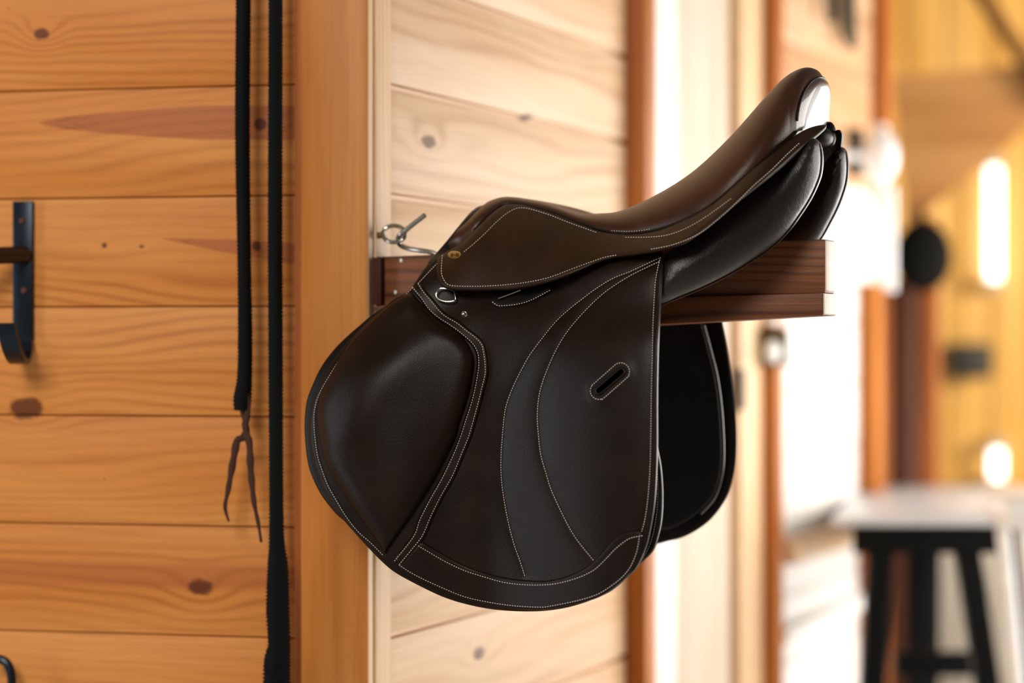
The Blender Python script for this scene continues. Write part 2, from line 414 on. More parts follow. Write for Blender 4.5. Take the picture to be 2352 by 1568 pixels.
# knee block
crest = resample(cr([(1010,735),(960,760),(900,820),(840,900),(800,980)], 5), 8)
kb = pad('knee_block', list(KBR)+list(KBL), LEA, SAD, layer=.004, t=.012, r=34, back=.006, hf=HF, grid=9,
         extra=lambda A, D: .006*np.exp(-(seg_dist(A, crest, False)/55)**2)+.004*(1-np.exp(-D/70)), ring=(1.2, 3, 6, 11, 18, 26, 36))
stitches('stitching', [RIM], fl, .0042, HF, r=.0005)
def offset(P, d):
    P = np.array(P, float); t = np.gradient(P, axis=0); t /= np.linalg.norm(t, axis=1)[:, None]
    return P+np.stack([-t[:, 1], t[:, 0]], 1)*d
kr = offset(KNR, -7); kl = offset(KNL, 5)
ks = pad('knee_strap', np.vstack([resample(cr(kr, 5), 8), resample(cr(kl, 5), 8)[::-1]]), LEA, SAD, layer=.003, t=.0035, r=5, back=.003, hf=HF, smoothed=True, grid=9)
stitches('stitching', [KNR, KNL], ks, .0068, HF)
lo = [(912,1302),(950,1327),(1008,1354),(1065,1377),(1124,1391),(1182,1399),(1240,1401),(1268,1398),(1328,1386),(1374,1372),(1410,1350),(1438,1326),(1457,1300),(1470,1274),(1478,1240)]
bp = pad('hem_band', np.vstack([resample(cr(BTU, 5), 8), resample(cr(lo, 5), 8)[::-1]]), LEA, SAD, layer=.0025, t=.003, r=5, back=.002, hf=HF, smoothed=True, grid=10)
stitches('stitching', [BSU, BSL], bp, .0058, HF)
stitches('stitching', [SA, SB, SR, (np.vstack([SLR, SLR[:1]]), .0046)], fl, .0022, HF)
ed = pad('slot_edge', capsule((1375,897), (1427,853), 11), LEA_K, fl, layer=.003, t=.0022, r=3, back=.001, hf=HF, smoothed=True, holes=[SLOT], grid=5, step=4, ring=(1.2, 3))
stitches('stitching', [[(961,650),(980,630),(1000,609),(1012,598)]], fl, .004, HF)

# near skirt (jockey)
JK = [(1026,578),(1014,585),(1005,593),(1003,624),(1008,647),(1021,660),(1041,666),(1082,668),(1133,667),(1184,664),(1235,655),(1286,641),(1337,620),(1375,603),(1414,592),(1452,587),(1503,579),
      (1548,567),(1582,554),(1645,504),(1687,470),(1729,437),(1792,386),(1834,348),(1876,313),(1896,294),(1892,286),(1855,295),(1813,320),(1771,354),(1729,387),(1687,425),(1645,462),(1603,488),(1560,509),
      (1518,526),(1476,535),(1434,537),(1388,532),(1350,519),(1312,504),(1273,489),(1235,477),(1197,468),(1164,468),(1146,476),(1123,494),(1095,522),(1069,548),(1044,566)]
hj = lambda u, z: H(u, z)
jk = pad('skirt', JK, LEA_J, SAD, layer=.012, t=.006, r=7, back=.004, hf=hj, grid=9)
J1 = [(1067,577),(1090,558),(1115,535),(1141,509),(1164,490),(1182,480),(1199,477),(1222,481),(1261,493),(1299,508),(1337,522),(1368,533)]
J2 = [(1016,587),(1014,624),(1020,643),(1031,654),(1057,657),(1108,657),(1159,654),(1210,648),(1261,637),(1312,618),(1350,604),(1388,591),(1414,586)]
J3 = [(1438,545),(1497,544),(1539,538),(1582,521),(1624,496),(1678,457)]
J4 = [(1497,572),(1548,561),(1603,538),(1653,500),(1695,462),(1729,428),(1771,391),(1805,357),(1834,330)]
stitches('stitching', [J1, J2, J3, J4], jk, .0184, hj)
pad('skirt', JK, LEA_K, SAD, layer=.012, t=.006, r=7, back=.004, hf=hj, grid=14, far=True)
# seat
KEY = [((1120,475),(1030,574)),((1125,466),(1088,529)),((1145,457),(1135,484)),((1184,453),(1175,467)),((1261,466),(1255,483)),((1337,490),(1330,511)),((1388,491),(1388,530)),
       ((1439,484),(1445,536)),((1518,449),(1530,521)),((1603,395),(1625,476)),((1687,315),(1718,398)),((1771,218),(1782,344)),((1813,176),(1806,324)),((1850,157),(1820,311)),((1875,160),(1826,305)),((1889,179),(1829,302))]
T_ = cr([k[0] for k in KEY], 8); B_ = cr([k[1] for k in KEY], 8)
NS = len(T_); NT_ = 24; ring_rows = []
bt = onto(B_, .011, H)
for i in range(NS):
    uT, zT = loc(T_[i][0], T_[i][1], 0); uB, vB, zB = bt[i]; row = []
    for j in range(NT_+1):
        th = math.pi/2*j/NT_; s_, c_ = math.sin(th), math.cos(th)
        fr = max(0, 1-i/20.)*.85
        ku = s_**1.6*(1-fr)+(j/NT_)*fr; kz = c_**.85*(1-fr)+(1-j/NT_)*fr
        row.append((uT+(uB-uT)*ku, vB*s_**.95, zB+(zT-zB)*kz))
    ring_rows.append(row)
def both_sides(rows):      # rows of near half (centre->near edge) -> full width rows
    return [[(u, -v, z) for (u, v, z) in r[::-1]]+r[1:] for r in rows]
full = both_sides(ring_rows); nn_ = len(full[0]); V = [p for r in full for p in r]; Fc = []
for i in range(NS-1):
    for j in range(nn_-1): Fc.append((i*nn_+j, i*nn_+j+1, (i+1)*nn_+j+1, (i+1)*nn_+j))
b0 = len(V)                       # underside
for r in full:
    for j in range(nn_): 
        k = j/(nn_-1); e0, e1 = r[0], r[-1]
        V.append((e0[0], e0[1]+(e1[1]-e0[1])*k, min(e0[2], e1[2])-.004-.0))
for i in range(NS-1):
    for j in range(nn_-1): Fc.append((b0+i*nn_+j+1, b0+i*nn_+j, b0+(i+1)*nn_+j, b0+(i+1)*nn_+j+1))
    for e in (0, nn_-1): Fc.append((i*nn_+e, (i+1)*nn_+e, b0+(i+1)*nn_+e, b0+i*nn_+e))
for i in (0, NS-1):
    for j in range(nn_-1): Fc.append((i*nn_+j, i*nn_+j+1, b0+i*nn_+j+1, b0+i*nn_+j))
seat = mesh_obj('seat', V, Fc, LEA_S, SAD, smooth=True, angle=50)
SS = [(1405,533),(1455,534),(1497,528),(1539,514),(1582,491),(1624,471),(1653,453)]
stitches('stitching', [[(x, y-3) for x, y in SS]], seat, .0125, H, r=.0005)
# welt cord along the seam, both sides
for sd_ in (1, -1):
    mb = MB(); mb.tube([(u, v*sd_, z) for u, v, z in onto(B_[8:], .0135, H)], .0016, 8); mb.build('welt', LEA_K, SAD)
# cantle back
last = ring_rows[-1]
RP = cr([(1889,179),(1900,189),(1902,206),(1899,226),(1894,252),(1889,278),(1886,296)], 4)
RP = RP[np.round(np.linspace(0, len(RP)-1, NT_+1)).astype(int)]
rows = []
for j in range(NT_+1):
    uR, zR = loc(RP[j][0], RP[j][1], .004); uS, vS, zS = last[j]
    rows.append([(uS+(uR-uS)*math.sqrt(max(0, 1-q*q)), -vS*q, zS+(zR-zS)*(1-q*q)) for q in np.linspace(-1, 1, 17)])
V = [p for r in rows for p in r]
Fc = [(i*17+j, i*17+j+1, (i+1)*17+j+1, (i+1)*17+j) for i in range(NT_) for j in range(16)]
n0 = len(V); Fc += [tuple(range(NT_*17, NT_*17+17))]
cb = mesh_obj('cantle_back', V, Fc, leather('glossy_cantle_leather', (.05, .02, .009), .34, coat=.6, spec=.9), SAD, smooth=True, angle=60)
mb = MB(); mb.tube([(u+.0008, v, z) for u, v, z in full[-1][2:-2]], .0013, 8); mb.build('piping', LEA_K, cb)
# front arch of the pommel (dark rolled strip)
PA = [(1113,470),(1095,476),(1077,491),(1051,522),(1026,553),(1000,583),(982,603),(992,616),(1012,604),(1031,578),(1069,533),(1092,503),(1107,486),(1118,472)]
pad('pommel_arch', PA, LEA_K, SAD, layer=.002, t=.009, r=11, back=.018, hf=H, grid=7)
pad('pommel_arch', PA, LEA_K, SAD, layer=.002, t=.009, r=11, back=.018, hf=H, grid=10, far=True, du=.01)
# panels
def HP(u, z): return .030+.095*np.clip((.60-u)/.20, 0, 1)**.8+0*z
PN = [(1512,610),(1535,578),(1600,530),(1690,455),(1790,375),(1850,325),(1876,320),(1885,353),(1883,395),(1872,428),(1855,462),(1830,500),(1805,534),(1771,567),(1721,601),(1670,631),(1611,660),(1560,681),(1518,698),(1500,690),(1498,650)]
for fr in (False, True):
    pn = pad('panel', PN, LEA_P, SAD, layer=0, t=.026, r=62, back=.03, hf=HP, grid=8, far=fr, both=True, ring=(1.2, 3, 6, 11, 18, 28, 40, 54))
    P = onto(resample(cr([(1880,330),(1886,353),(1884,395),(1873,428),(1856,462),(1831,500),(1806,534),(1772,568),(1722,602),(1671,632),(1612,661),(1561,682),(1519,699)], 6), 6), .0, HP)
    mb = MB(); mb.tube([(u, -v if fr else v, z) for u, v, z in P], .0016, 8); mb.build('piping', LEA_J, pn)
# rear gusset knot between the panels, under the cantle
u0, z0 = loc(1895, 320, 0)
mb = MB(); mb.ball((u0-.012, 0.02, z0+.004), .016, (1, 1.4, .8)); mb.ball((u0-.004, .036, z0+.008), .010, (.8, .9, 1.5)); mb.build('rear_facing', LEA_K, SAD)
# far flap and underflap (seen from inside, behind the rack)
FF = [(1640,690),(1655,720),(1661,746),(1673,812),(1686,907),(1692,990),(1690,1061),(1679,1115),(1661,1156),(1632,1193),(1599,1218),(1565,1235),(1532,1243),(1500,1250),(1400,1255),(1300,1240),(1180,1180),(1120,1060),(1130,930),(1180,820),(1260,720),(1350,640),(1500,620)]
def flat_far(name, outline, v0, thick, mat, parent, bow=0.0):
    P = resample(cr(outline, 6, True), 10, True)
    area = np.sum(P[:, 0]*np.roll(P[:, 1], -1)-np.roll(P[:, 0], -1)*P[:, 1])
    if area < 0: P = P[::-1]
    tn = np.roll(P, -1, 0)-np.roll(P, 1, 0); tn /= np.linalg.norm(tn, axis=1)[:, None]; nn = np.stack([-tn[:, 1], tn[:, 0]], 1)
    gx, gy = np.meshgrid(np.arange(P[:, 0].min(), P[:, 0].max(), 18), np.arange(P[:, 1].min(), P[:, 1].max(), 18))
    G = np.stack([gx.ravel(), gy.ravel()], 1); G = G[inside(G, P)]; G = G[seg_dist(G, P, True) > 12]
    A = np.vstack([P, P+nn*2, P+nn*6, G])
    vo, eo, fo, *_ = delaunay_2d_cdt([Vector(p) for p in A], [(i, (i+1) % len(P)) for i in range(len(P))], [], 0, 1e-4)
    A = np.array([v[:] for v in vo]); Cn = np.array([A[list(f)].mean(0) for f in fo]); ok = inside(Cn, P)
    fo = [list(f) for f, k in zip(fo, ok) if k]; D = seg_dist(A, P, True)
    pr = np.sqrt(1-(1-np.clip(D/5, 0, 1))**2)*thick/2
    V1 = []; V2 = []
    for (x, y), p in zip(A, pr):
        u, z = loc(x, y, v0); u = max(u, .014); vv = v0-bow*max(0, -z+.05)
        V1.append((u, vv-p, z)); V2.append((u, vv+p, z))
    n = len(A)
    return mesh_obj(name, V1+V2, [f for f in fo]+[[i+n for i in f[::-1]] for f in fo]+[], mat, parent, smooth=True, angle=60)
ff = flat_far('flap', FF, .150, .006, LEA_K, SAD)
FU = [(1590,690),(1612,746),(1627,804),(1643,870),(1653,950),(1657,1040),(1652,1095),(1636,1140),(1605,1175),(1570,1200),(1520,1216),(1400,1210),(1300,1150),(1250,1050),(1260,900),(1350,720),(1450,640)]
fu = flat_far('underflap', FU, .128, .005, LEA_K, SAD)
mb = MB(); mb.tube([(loc(x, y, .134)[0], .134, loc(x, y, .134)[1]) for x, y in cr([(1616,748),(1631,804),(1647,870),(1657,950),(1661,1040),(1656,1095),(1640,1142),(1609,1178)], 5)], .0024, 10)
mb.build('edge_highlight', leather('highlight_leather', (.03, .02, .014), .22, spec=.8), fu)  # added rim, lighter and glossier, standing in for light reflected in the gap
# hardware on the near side
def onpx(x, y, off, hf=HF): return Vector(onto([(x, y)], off, hf)[0])
ringpx = [(1014,662),(1005,668),(1002,678),(1008,687),(1022,692),(1037,692),(1046,688),(1045,676),(1043,668),(1030,664)]
mb = MB(); mb.tube([p for p in onto(cr(ringpx, 4, True), .009, HF)], .0010, 8, closed=True); mb.build('dee_ring', NICK, SAD)
p = onpx(1067, 721, .004); mb = MB(); mb.ball(p, .0042, (1, .5, 1)); mb.ball(p+Vector((0, -.002, .0)), .0026, (1, 1, 1)); mb.build('stud', NICK, SAD)
ST = [(1130,684),(1134,698),(1150,702),(1185,700),(1220,690),(1262,668),(1262,650),(1150,660)]
sb = pad('stirrup_keeper', ST, LEA_K, SAD, layer=.004, t=.004, r=5, back=.003, hf=HF, grid=8)
stitches('stitching', [[(1132,694),(1140,700),(1150,702),(1185,699),(1220,689),(1262,667)]], sb, .0092, HF)
mb = MB(); mb.tube(list(onto(cr([(1145,685),(1170,676),(1196,666)], 4), .0115, HF)), .0009, 6); o = mb.build('keeper_edge', NICK, sb)
# oval badge with raised characters
bc = (1044, 585); E = [(bc[0]+16*math.cos(a), bc[1]+9.5*math.sin(a)) for a in np.linspace(0, 2*math.pi, 24, endpoint=False)]
bd = pad('badge', E, BRASS, jk, layer=.0178, t=.0016, r=3, back=.001, hf=H, grid=4, step=3, ring=(1.2, 2.5)); bd['label'] = 'oval brass maker badge'
mb = MB()
for (a, b) in (((-8,-4),(-8,4)),((-4,-4),(-4,4)),((-8,0),(-4,0)),((-1,0),(1,0)),((4,-4),(4,4)),((8,-4),(8,4)),((4,0),(8,0))):
    P = onto([(bc[0]+a[0], bc[1]+a[1]), (bc[0]+b[0], bc[1]+b[1])], .0198, H); mb.tube(list(P), .0004, 5)
mb.build('lettering', plain('dark_brass', (.12, .09, .03), .4, 1), bd)

# ------------------------------------------------------------------ saddle rack
RW = wood('dark_stained_rack', lin(138,84,50), lin(96,50,27), lin(36,16,9), boards=False, freq=520, amp=26, rough=.5, line=.85, seed=2.2, swirl=1.2, bump=.8)
RACK = empty('saddle_rack', M_RACK, 'dark-stained wooden saddle rack bar jutting out from the wall under the saddle', 'rack')
def rk(x, y, v): return loc(x, y, v)
uE = rk(1895, 600, -.022)[0]; uS = .004
def zl(xa, ya, xb, yb, v):
    a, b = rk(xa, ya, v), rk(xb, yb, v); k = (b[1]-a[1])/(b[0]-a[0]); return lambda u: a[1]+k*(u-a[0])
v1, v2 = .022, .030
zt = zl(860,590,1895,549,-v1); zm = zl(860,700,1895,670,-v2); zb = zl(1517,745,1893,724,-v2)
mb = MB(); mb.hexa([(uS,-v1,zm(uS)-.001),(uE,-v1,zm(uE)-.001),(uE,v1,zm(uE)-.001),(uS,v1,zm(uS)-.001),(uS,-v1,zt(uS)),(uE,-v1,zt(uE)),(uE,v1,zt(uE)),(uS,v1,zt(uS))], .0015)
mb.build('top_beam', RW, RACK)
mb = MB(); mb.hexa([(uS,-v2,zb(uS)),(uE,-v2,zb(uE)),(uE,v2,zb(uE)),(uS,v2,zb(uS)),(uS,-v2,zm(uS)-.001),(uE,-v2,zm(uE)-.001),(uE,v2,zm(uE)-.001),(uS,v2,zm(uS)-.001)], .0015)
mb.build('lower_beam', RW, RACK)
mb = MB(); mb.box((uS, -v2-.003, zm(0)-.0), (uS+.012, -v1-.0005, zt(0)-.001), .001); mb.build('bracket', plain('red_brown_paint', (.045, .010, .004), .6, spec=.15), RACK)
EW = wood('end_grain', (.75,.66,.55), (.62,.52,.42), (.3,.2,.13), along='z', across='y', boards=False, freq=900, amp=10, seed=1.4, line=.5)
for (a, b, vv) in ((zm, zt, v1), (zb, zm, v2)):
    mb = MB(); mb.box((uE-.0005, -vv+.001, a(uE)+.0015), (uE+.0012, vv-.001, b(uE)-.0015), .0004); mb.build('cut_end', EW, RACK)
n = plain('white_paint', (.8, .78, .75), .6)
for x, y in ((921, 598), (908, 671)):
    u, z = loc(x, y, -v1-.0006); mb = MB(); mb.ball((u, -v1-.0004, z), .0018, (1, .3, 1.3), 10); mb.build('paint_spot', n, RACK)['label'] = 'white paint spot'

# ------------------------------------------------------------------ left wall, post
def K(x, y, a, b, pull): s, z = lw(x, y, .018); return (s, z, a, b, pull)
ktl = [K(95,78,.010,.007,14), K(60,938,.022,.013,12), K(460,1348,.016,.010,10), K(598,285,.008,.008,6), K(20,30,.05,.02,10)[:3]+(.012,0), K(240,563,.003,.003,2), K(325,566,.003,.002,2), K(240,1100,.001,.001,22), K(590,565,.006,.006,4)]
ktl[4] = K(20,20,.001,.001,16)
def STK(x0, y0, x1, y1, hwpx, tip): a = lw(x0, y0, .018); b = lw(x1, y1, .018); return (a[0], b[0], a[1], b[1], hwpx/F*2.87, tip)
LW = wood('orange_pine_boards', lin(222,148,74), lin(207,127,52), lin(156,78,22), freq=430, amp=22, knots=ktl,
          streaks=[STK(90,283,470,282,41,.55), STK(372,548,640,578,24,.75)], bands=[(lw(300,1320,.018)[1], .022, .55)], red=lin(172,92,44), rough=.55, line=.46, seed=.7)
def board_wall(name, x0, x1, zlo, zhi, mat, M, face=0.0, gap=.0022, bev=.0022, thick=.02, sgn=1, z0=Z0, pitch=PITCH, jit=0.0):
    mb = MB(); k = math.floor((zlo-z0)/pitch); 
    while z0+k*pitch < zhi:
        a = max(zlo, z0+k*pitch); b = min(zhi, z0+(k+1)*pitch)
        f = face+random.uniform(-jit, jit)
        y0, y1 = sorted((f, f+sgn*thick))
        mb.box((x0, y0, a+gap/2), (x1, y1, b-gap/2), bev); k += 1
    mb.box((x0, *([face+sgn*thick*.45] if sgn > 0 else [face+sgn*thick]), zlo), (x1, (face+sgn*thick) if sgn > 0 else face+sgn*thick*.45, zhi))
    o = mb.build(name, mat, None, M); o['kind'] = 'structure'; return o
xl = lw(672, 0, .018)[0]
board_wall('wall_left', -1.6, xl+.01, -EYE, 1.3, LW, M_LEFT, face=.018, jit=.0004, gap=.0014, bev=.0016)
PW = wood('post_pine', lin(216,146,76), lin(198,122,50), lin(150,78,20), along='z', across='x', boards=False, freq=170, amp=22, rough=.45, line=.5, seed=5.5, swirl=.8)
xp = lw(672, 0, 0)[0]; xq = lw(690, 0, 0)[0]
mb = MB(); mb.box((xq, 0, -EYE), (0, .05, 1.3), .003); o = mb.build('trim_1', PW, None, M_LEFT); o['kind'] = 'structure'
PD = wood('dark_trim_pine', lin(176,96,34), lin(158,80,22), lin(110,50,10), along='z', across='x', boards=False, freq=400, amp=10, seed=3.5, line=.4)
mb = MB(); mb.box((xp, .006, -EYE), (xq+.002, .05, 1.3), .003); o = mb.build('trim_2', PD, None, M_LEFT); o['kind'] = 'structure'

# ------------------------------------------------------------------ side wall and its frames
def KS(x, y, a, b, pull): t, z = sw(x, y); return (t, z, a, b, pull)
SWM = wood('light_washed_pine_boards', lin(226,196,162), lin(218,180,140), lin(172,118,70), freq=230, amp=16, rough=.5, line=.46, seed=9.1,
           knots=[KS(985,325,.022,.008,9), KS(1215,270,.02,.005,3), KS(1000,120,.001,.001,14), KS(1100,1500,.02,.008,8)], swirl=1.4)  # pale colour carries the washed-out look of strong glancing light
T1 = .062; tA = locu(1437)[0]
board_wall('wall_side', T1, tA+.02, -EYE, 1.3, SWM, M_SIDE, face=0.0, sgn=-1, gap=.0075, bev=.003)
TW = wood('pale_trim_pine', lin(222,190,152), lin(212,172,128), lin(158,106,60), along='z', across='x', boards=False, freq=500, amp=14, seed=7.7, line=.4)
mb = MB(); mb.box((.0015, -.05, -EYE), (.0155, .0, 1.3), .001); o = mb.build('trim_3', TW, None, M_SIDE); o['kind'] = 'structure'
mb = MB(); mb.box((.0175, -.05, -EYE), (T1-.001, .003, 1.3), .0015); o = mb.build('trim_4', TW, None, M_SIDE); o['kind'] = 'structure'
OW = wood('orange_frame_pine', lin(184,108,30), lin(158,82,12), lin(92,44,4), along='z', across='y', boards=False, freq=300, amp=10, seed=1.7, line=.4)
def frame(name, x, wpx, dt, y0=-3000, mat=None):
    t, d = locu(x); p = wpx/F*d/BX
    mb = MB(); mb.box((t, -.03, -EYE), (t+dt, p, 1.3), .003); o = mb.build(name, mat or OW, None, M_SIDE); o['kind'] = 'structure'; return t+dt
tB0 = frame('trim_5', 1437, 46, .05)
WPAINT = wood('cream_door_boards', lin(226,212,196), lin(214,194,170), lin(176,138,100), along='z', across='x', boards=True, freq=150, amp=9, pitch=.075, z0=0, seed=4.2, line=.25)
tB = locu(1752)[0]; zhi = 1.1
wt = plain('white_frame_paint', lin(238,234,228), .5); bt = plain('beige_frame_paint', lin(222,184,140), .5)
def dt(x): return locu(x)[0]
mb = MB(); mb.box((tB0+.001, -.03, -EYE), (dt(1556), .0, 1.3), .003); o = mb.build('trim_10', wt, None, M_SIDE); o['kind'] = 'structure'
mb = MB(); mb.box((dt(1702), -.03, -EYE), (tB+.01, .0, 1.3), .003); o = mb.build('trim_11', bt, None, M_SIDE); o['kind'] = 'structure'
mb = MB(); n_ = 5; d0, d1 = dt(1568), dt(1690); wd = (d1-d0)/n_
for i in range(n_): mb.box((d0+i*wd+.001, -.036, -EYE+.02), (d0+(i+1)*wd-.001, -.012, zhi), .003)
mb.box((d0-.03, -.06, -EYE), (d1+.03, -.037, zhi))
door = mb.build('door_1', WPAINT, None, M_SIDE); door['kind'] = 'structure'
mb = MB(); t_, z_ = sw(1698, 885, 0); mb.box((t_-.008, -.006, z_-.045), (t_+.008, .010, z_+.03), .003); mb.build('door_handle', plain('iron', (.05, .045, .04), .4, .8), door)
tC0 = frame('trim_6', 1753, 30, .05)
tC = locu(2003)[0]
UPW = wood('peach_pine_boards', lin(208,170,132), lin(198,150,108), lin(150,100,58), freq=200, amp=12, seed=6.1, line=.3)
WHB = wood('lit_white_boards', (.84,.82,.79), (.8,.77,.72), (.6,.52,.44), freq=200, amp=9, seed=2.9, line=.2)  # white colour stands in for strong daylight blowing out these boards
zs = sw(1850, 400)[1]
board_wall('wall_side_upper', tC0, tC+.02, zs, 1.3, UPW, M_SIDE, sgn=-1, gap=.004, bev=.003)
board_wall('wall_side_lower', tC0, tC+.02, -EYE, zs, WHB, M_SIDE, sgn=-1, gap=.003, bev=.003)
def fpart(name, x, wpx, y0, y1, mat):
    t, d = locu(x); p = wpx/F*d/BX; z0_ = d*(CY-y1)/F; z1_ = d*(CY-y0)/F
    mb = MB(); mb.box((t, -.03, max(z0_, -EYE)), (t+.06, p, min(z1_, 1.3)), .003); o = mb.build(name, mat, None, M_SIDE); o['kind'] = 'structure'
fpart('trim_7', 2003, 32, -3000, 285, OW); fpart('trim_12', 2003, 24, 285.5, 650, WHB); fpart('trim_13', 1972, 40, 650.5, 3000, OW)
# cap rail and ledge low on the side wall
zc = sw(1865, 1215)[1]
mb = MB(); mb.box((tC0+.02, 0, zc-.045), (tC-.05, .045, zc), .006); o = mb.build('trim_8', TW, None, M_SIDE); o['kind'] = 'structure'
zc2 = sw(1865, 1405)[1]
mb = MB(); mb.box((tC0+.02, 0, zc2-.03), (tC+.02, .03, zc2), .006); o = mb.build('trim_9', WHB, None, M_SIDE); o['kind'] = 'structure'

# ------------------------------------------------------------------ things on the left wall
BLK = plain('blue_black_steel', (.008, .016, .026), .33, .6)
ROPE = plain('black_braid', (.0025, .003, .0032), .8, spec=.15, scale=300)
BR = leather('brown_thong', (.040, .013, .0055), .6, spec=.2)
def lp(x, y, off): s, z = lw(x, y, off); return (s, off, z)
def braid(f, L): return .07*math.sin(3*f+L*1500)+.04*math.sin(4*f-L*1300)
def rope(name, px, wpx, off, label):
    P = cr([(x, y, w) for (x, y), w in zip(px, wpx)], 10); P = resample(P, 2.6)
    pts = [lp(x, y, off) for x, y, w in P]; R = [w/2/F*2.8 for x, y, w in P]
    mb = MB(); mb.tube(pts, R, 16, ripple=braid)
    o = mb.build(name, ROPE, None, M_LEFT, angle=80); return tag(o, label, 'rope', 'black ropes hanging on the left wall')
r1 = rope('braided_rope', [(560,-260),(559,0),(557,300),(561,600),(563,760),(562,860),(557,915),(556,942)], [35,35,35,32,34,35,42,38], -.03, 'black braided rope ending halfway down in split brown leather thongs')
mb = MB()
for L in ([(566,905),(569,945),(563,975),(567,1000),(573,1020),(576,1080),(583,1150),(593,1200),(600,1245)], [(556,935),(562,960),(566,990),(558,1005),(545,1012),(537,1050),(530,1090),(523,1130),(517,1160),(520,1180),(526,1197)]):
    P = resample(cr(L, 6), 5); n_ = len(P)
    R = [(.0040 if i < n_*.2 else .0046)*(1-.72*max(0, (i/n_-.5))*2*.9) for i in range(n_)]
    mb.tube([lp(x, y, -.03-.004*(L[0][0] > 560)) for x, y in P], R, 10, flat=.4, ripple=lambda f, l: .12*math.sin(l*260))
th = mb.build('leather_thongs', BR, r1, None)
rope('braided_rope', [(632,-260),(633,0),(632,500),(633,800),(635,1200),(638,1300),(638,1400),(641,1480),(636,1530),(636,1680)], [33,33,34,34,34,48,54,52,62,62], -.03, 'longer black braided rope beside the post, thickening below')
# iron hook plate
HK = empty('wall_hook', M_LEFT, 'blue-black iron hook plate screwed to boards at the left edge, with peg and curl', 'hook')
mb = MB(); a = lw(30, 800, .012); b = lw(75, 462, .012); mb.box((a[0], .010, a[1]+.01), (b[0], .018, b[1]), .001); mb.build('back_plate', BLK, HK)
mb = MB()
hp = [(53,770,.014),(55,798,.006),(52,820,-.010),(46,830,-.03),(38,824,-.05),(28,802,-.066),(20,772,-.075),(13,742,-.078)]
Q = cr([(lw(x, y, o_)[0], o_, lw(x, y, o_)[1]) for x, y, o_ in hp], 8)
R = .0115; V = []; 
for q in Q: V += [(q[0]-R, q[1], q[2]), (q[0]+R, q[1], q[2])]
nv = len(V)//2
tn = np.gradient(Q, axis=0)
V2 = []
for q, t in zip(Q, tn):
    nrm = np.array((0, -t[2], t[1])); nrm = nrm/(np.linalg.norm(nrm)+1e-9)*.003
    for e, s_ in ((-R, -1), (R, -1), (R, 1), (-R, 1)): V2.append((q[0]+e, q[1]+nrm[1]*s_, q[2]+nrm[2]*s_))
Fc = [(i*4+k, i*4+(k+1) % 4, i*4+4+(k+1) % 4, i*4+4+k) for i in range(len(Q)-1) for k in range(4)]+[(0, 1, 2, 3), tuple(len(V2)-4+k for k in range(4))]
mesh_obj('curl', V2, Fc, BLK, HK, smooth=True, angle=40)
mb = MB(); p0 = (*lw(57, 584, .0)[:1], .010, lw(57, 584, 0)[1]); mb.tube([(p0[0]-.004,.010,p0[2]), (p0[0]-.02, -.025, p0[2]-.002), (p0[0]-.055, -.08, p0[2]-.006)], .0105, 14); mb.build('peg', plain('rubbed_iron', (.05, .035, .022), .4, .7), HK)
for (x, y) in ((50, 507), (55, 667)):
    s, z = lw(x, y, .009); mb = MB(); mb.ball((s, .0095, z), .0045, (1, .5, 1), 12); mb.build('screw', plain('rusty_screw', (.09, .03, .018), .6, .5), HK)
mb = MB(); mb.tube([lp(x, y, -.01) for x, y in cr([(-20,1512),(5,1515),(20,1530),(27,1560),(25,1620)], 6)], .0055, 10); tag(mb.build('iron_hook', BLK, None, M_LEFT), 'thin black iron hook end in the bottom left corner', 'hook')

# eye screw with loose hook, on the pale trim
EY = empty('screw_eye', M_RACK, 'steel screw eye turned into the pale trim above the rack', 'screw eye')
def rp(x, y, v): u, z = loc(x, y, v); return (u, v, z)
RUST = plain('rusty_steel', (.22, .10, .045), .6, .6)
mb = MB(); mb.tube([rp(838, 541, -.008), rp(862, 541, -.012), rp(880, 540, -.014)], [.004, .0042, .0035], 10); mb.build('shank', RUST, EY)
c = np.array((905, 541)); 
mb = MB(); mb.tube([rp(c[0]+26*math.cos(a), c[1]+19*math.sin(a)-4, -.014-.006*math.sin(a)) for a in np.linspace(3.0, 3.0-6.2, 30)], .0026, 10); mb.build('eye', STEEL, EY)
mb = MB(); mb.tube([rp(x, y, v) for x, y, v in cr([(976,494,-.03),(950,514,-.028),(930,530,-.026),(918,540,-.024),(914,551,-.016),(920,563,-.008),(940,571,-.008),(965,575,-.012),(990,579,-.014),(1010,588,-.014)], 7)], .0030, 12)
tag(mb.build('gate_hook', STEEL, None, M_RACK), 'bent steel rod hook hanging through the screw eye above the rack', 'hook')

# ------------------------------------------------------------------ background
I4 = Matrix.Identity(4)
YW = wood('yellow_pine_boards', lin(238,190,108), lin(224,166,74), lin(170,112,34), along='z', across='x', boards=True, freq=120, amp=8, pitch=.14, z0=0, seed=8.3, line=.35)
GW = wood('grey_wainscot_boards', (.62,.58,.54), (.52,.46,.42), (.3,.22,.16), along='z', across='x', boards=True, freq=120, amp=8, pitch=.14, z0=0, seed=3.3, line=.3)
def boards_back(name, x0, x1, y, zlo, zhi, mat, w=.14):
    mb = MB(); k = 0
    while x0+k*w < x1: mb.box((x0+k*w+.003, y, zlo), (x0+(k+1)*w-.003, y+.03, zhi), .006); k += 1
    o = mb.build(name, mat, None, I4); o['kind'] = 'structure'
zd = atd(0, 1120, 8)[2]
boards_back('wall_back', .6, 4.4, 8.0, zd, 3.4, YW)
boards_back('wall_back_lower', .6, 4.4, 7.97, 0, zd, GW)
FL = plain('pale_floor', (.55, .52, .49), .35, spec=.5, var=.12, scale=3)
mb = MB(); mb.box((-4, -2, -.1), (5, 8.1, 0)); o = mb.build('floor', FL, None, I4, smooth=False); o['kind'] = 'structure'
